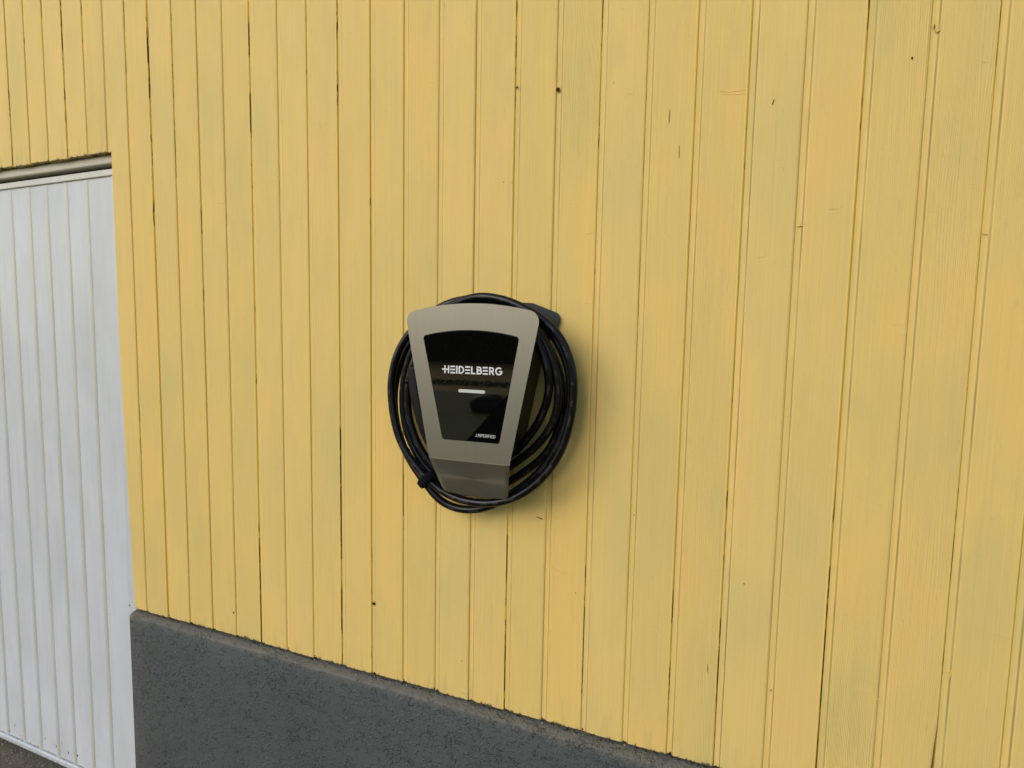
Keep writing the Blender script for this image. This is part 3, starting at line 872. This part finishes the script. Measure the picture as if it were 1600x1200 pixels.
# ---------------------------------------------------------------- charging cable
LOOPS = [[(-0.0890, -0.0600, 0.9398), (-0.0311, -0.0700, 0.9787), (0.0420, -0.0850, 0.9982), (0.0857, -0.0880, 0.9948), (0.1307, -0.0900, 0.9848), (0.1968, -0.0900, 0.9526), (0.2358, -0.0880, 0.9160), (0.2595, -0.0850, 0.8664), (0.2683, -0.0820, 0.8163), (0.2652, -0.0800, 0.7624), (0.2529, -0.0780, 0.6935), (0.2175, -0.0760, 0.6249), (0.1632, -0.0750, 0.5705), (0.1029, -0.0740, 0.5412), (0.0394, -0.0720, 0.5326), (-0.0269, -0.0700, 0.5419), (-0.0753, -0.0680, 0.5679), (-0.1321, -0.0660, 0.6187), (-0.1671, -0.0640, 0.6712), (-0.1845, -0.0620, 0.7444), (-0.1876, -0.0600, 0.8091), (-0.1711, -0.0580, 0.8709), (-0.1380, -0.0550, 0.9201), (-0.0868, -0.0520, 0.9623)],
[(-0.0333, -0.0500, 0.9902), (0.0300, -0.0480, 0.9970), (0.0994, -0.0470, 0.9922), (0.1653, -0.0460, 0.9600), (0.2127, -0.0460, 0.9176), (0.2427, -0.0460, 0.8593), (0.2541, -0.0460, 0.8048), (0.2489, -0.0460, 0.7366), (0.2222, -0.0460, 0.6627), (0.1795, -0.0460, 0.6039), (0.1303, -0.0460, 0.5633), (0.0844, -0.0470, 0.5282), (0.0450, -0.0480, 0.5128), (0.0067, -0.0500, 0.5054), (-0.0364, -0.0510, 0.5109), (-0.0702, -0.0520, 0.5303), (-0.0992, -0.0500, 0.5608), (-0.1484, -0.0450, 0.6113), (-0.1805, -0.0400, 0.6726), (-0.1953, -0.0370, 0.7410), (-0.1918, -0.0340, 0.8042), (-0.1690, -0.0300, 0.8705), (-0.1232, -0.0300, 0.9299)],
[(-0.0516, -0.0300, 0.9694), (0.0221, -0.0300, 0.9839), (0.1008, -0.0300, 0.9735), (0.1667, -0.0300, 0.9313), (0.2078, -0.0300, 0.8745), (0.2312, -0.0300, 0.8108), (0.2329, -0.0300, 0.7475), (0.2142, -0.0300, 0.6819), (0.1856, -0.0300, 0.6388), (0.1392, -0.0300, 0.6018), (0.0865, -0.0340, 0.5625), (0.0237, -0.0380, 0.5440), (-0.0329, -0.0420, 0.5476), (-0.0807, -0.0460, 0.5806), (-0.1229, -0.0460, 0.6218), (-0.1551, -0.0460, 0.6818), (-0.1642, -0.0460, 0.7470), (-0.1608, -0.0460, 0.8093), (-0.1398, -0.0460, 0.8746), (-0.0968, -0.0460, 0.9297)],
[(-0.0330, -0.0500, 0.9654), (0.0413, -0.0550, 0.9765), (0.1161, -0.0620, 0.9702), (0.1754, -0.0660, 0.9346), (0.2080, -0.0660, 0.8834), (0.2288, -0.0640, 0.8241), (0.2304, -0.0600, 0.7717), (0.2174, -0.0550, 0.7258), (0.1879, -0.0500, 0.6803), (0.1436, -0.0450, 0.6408), (0.0903, -0.0450, 0.6001), (0.0288, -0.0500, 0.5721), (-0.0349, -0.0550, 0.5738), (-0.0721, -0.0620, 0.6052), (-0.1072, -0.0640, 0.6453), (-0.1336, -0.0640, 0.7047), (-0.1407, -0.0640, 0.7579), (-0.1339, -0.0640, 0.8191), (-0.1084, -0.0640, 0.8801), (-0.0502, -0.0640, 0.9399)],
[(0.0299, -0.0640, 0.9589), (0.1164, -0.0700, 0.9574), (0.1629, -0.0760, 0.9328), (0.1946, -0.0780, 0.8873), (0.2132, -0.0740, 0.8268), (0.2078, -0.0660, 0.7779), (0.1864, -0.0580, 0.7268), (0.1521, -0.0500, 0.6801), (0.1111, -0.0400, 0.6381), (0.0519, -0.0300, 0.6077)],
]

def catmull(pts, n):
    out = []
    for k in range(len(pts) - 1):
        p0 = pts[max(0, k - 1)]; p1 = pts[k]; p2 = pts[k + 1]; p3 = pts[min(len(pts) - 1, k + 2)]
        for q in range(n):
            t = q / n
            out.append(.5 * ((2 * p1) + (-p0 + p2) * t + (2 * p0 - 5 * p1 + 4 * p2 - p3) * t * t + (-p0 + 3 * p1 - 3 * p2 + p3) * t ** 3))
    out.append(pts[-1]); return out
def tube(name, pts, rad, mat, parent, sides=18, origin=Vector((0, 0, 0)), radf=None):
    vs, fs, uvs = [], [], []
    # smooth the path a little, then sweep with a parallel-transported frame
    T0 = (pts[1] - pts[0]).normalized(); nrm = T0.orthogonal().normalized(); L = 0
    n = len(pts); us = []
    for k, p in enumerate(pts):
        t = (pts[min(n - 1, k + 1)] - pts[max(0, k - 1)]).normalized()
        nrm = (nrm - t * nrm.dot(t)).normalized(); b = t.cross(nrm)
        if k: L += (p - pts[k - 1]).length
        us.append(L)
        r = rad if radf is None else radf(k / (n - 1))
        for j in range(sides):
            a = 2 * math.pi * j / sides
            vs.append(p - origin + (nrm * math.cos(a) + b * math.sin(a)) * r)
    for k in range(n - 1):
        for j in range(sides):
            j2 = (j + 1) % sides
            fs.append((k * sides + j, k * sides + j2, (k + 1) * sides + j2, (k + 1) * sides + j))
            uvs += [(us[k], j / sides), (us[k], (j + 1) / sides), (us[k + 1], (j + 1) / sides), (us[k + 1], j / sides)]
    o0 = len(fs)
    fs.append(tuple(range(sides - 1, -1, -1))); fs.append(tuple(range((n - 1) * sides, n * sides)))
    me = bpy.data.meshes.new(name); me.from_pydata([tuple(v) for v in vs], [], fs)
    uvl = me.uv_layers.new(name="UVMap")
    for k, uv in enumerate(uvs): uvl.data[k].uv = uv
    me.polygons.foreach_set("use_smooth", [True] * len(me.polygons)); me.materials.append(mat)
    me.update()
    o = bpy.data.objects.new(name, me); COL.objects.link(o); o.parent = parent
    return o
C0 = Vector((CX, -.05, .75))
cab = empty("charging_cable", C0, "long black charging cable coiled in loops around the wall charger", "cable")
path = []
for L_ in LOOPS[::-1][0:0]: pass
allp = [Vector(p) for L_ in LOOPS for p in L_]
sm = catmull(allp, 7)
for it in range(22):
    sm = [sm[0]] + [(sm[k - 1] + sm[k] * 2 + sm[k + 1]) / 4 for k in range(1, len(sm) - 1)] + [sm[-1]]
CR = .0092
cord = tube("cord", sm, CR, M_CABLE, cab, origin=C0)
# cable gland under the enclosure
end = sm[-1]
gpath = [end, end + Vector((-.012, .000, .012)), end + Vector((-.018, 0, .030)), end + Vector((-.018, 0, .052))]
tube("gland", catmull(gpath, 5), .0125, M_PLASTIC, cab, origin=C0, sides=20)
# plug hanging behind the left edge of the frame
pp = [Vector((-.1055, -.078, .838)), Vector((-.1040, -.078, .800)), Vector((-.0985, -.078, .760)), Vector((-.0880, -.076, .715)), Vector((-.0740, -.072, .672)), Vector((-.060, -.068, .640))]
plug = tube("plug", catmull(pp, 6), .02, M_PLASTIC, cab, origin=C0, sides=22, radf=lambda t: .0215 - .006 * t if t < .7 else .0173 - .02 * (t - .7))
lk = tube("latch_button", [Vector((-.124, -.080, .806)), Vector((-.1335, -.081, .803))], .006, M_PLASTIC, plug, sides=12, origin=C0)

# hook-and-loop strap round the bundle
def strap():
    c = Vector((-.0815, -.0585, .5750)); t = Vector((-.68, 0, .73)).normalized()   # bundle direction
    u = Vector((t.z, 0, -t.x)).normalized(); w = Vector((0, 1, 0))
    vs, fs = [], []; n = 28; hw = .0085
    hw = .0092
    for (s_, rr) in ((-hw, 0), (-hw * .9, .0012), (hw * .9, .0012), (hw, 0)):
        for k in range(n):
            a = 2 * math.pi * k / n
            ru = .0255 + rr; rw = .0290 + rr
            q = math.copysign(abs(math.cos(a)) ** .75, math.cos(a)); q2 = math.copysign(abs(math.sin(a)) ** .75, math.sin(a))
            vs.append(c - C0 + t * s_ + u * ru * q + w * rw * q2 + t * .0012 * math.sin(3 * a))
    for r_ in range(3):
        for k in range(n):
            k2 = (k + 1) % n; fs.append((r_ * n + k, r_ * n + k2, (r_ + 1) * n + k2, (r_ + 1) * n + k))
    o = link_mesh("strap", vs, fs, M_STRAP, cab, smooth=True)
    # free end of the strap
    d = -u
    a0 = c - C0 + d * .024 + w * -.012
    vs = []
    for k, (du, dw) in enumerate(((0, 0), (.003, -.002), (.006, .000), (.0075, .004))):
        for s_ in (-hw * .8, hw * .8):
            vs.append(a0 + d * du + w * dw + t * (s_ + .001 * k))
    e = link_mesh("strap_end", vs, [(0, 1, 3, 2), (2, 3, 5, 4), (4, 5, 7, 6)], M_STRAP, o)
    md = e.modifiers.new("thick", 'SOLIDIFY'); md.thickness = .0022
strap()
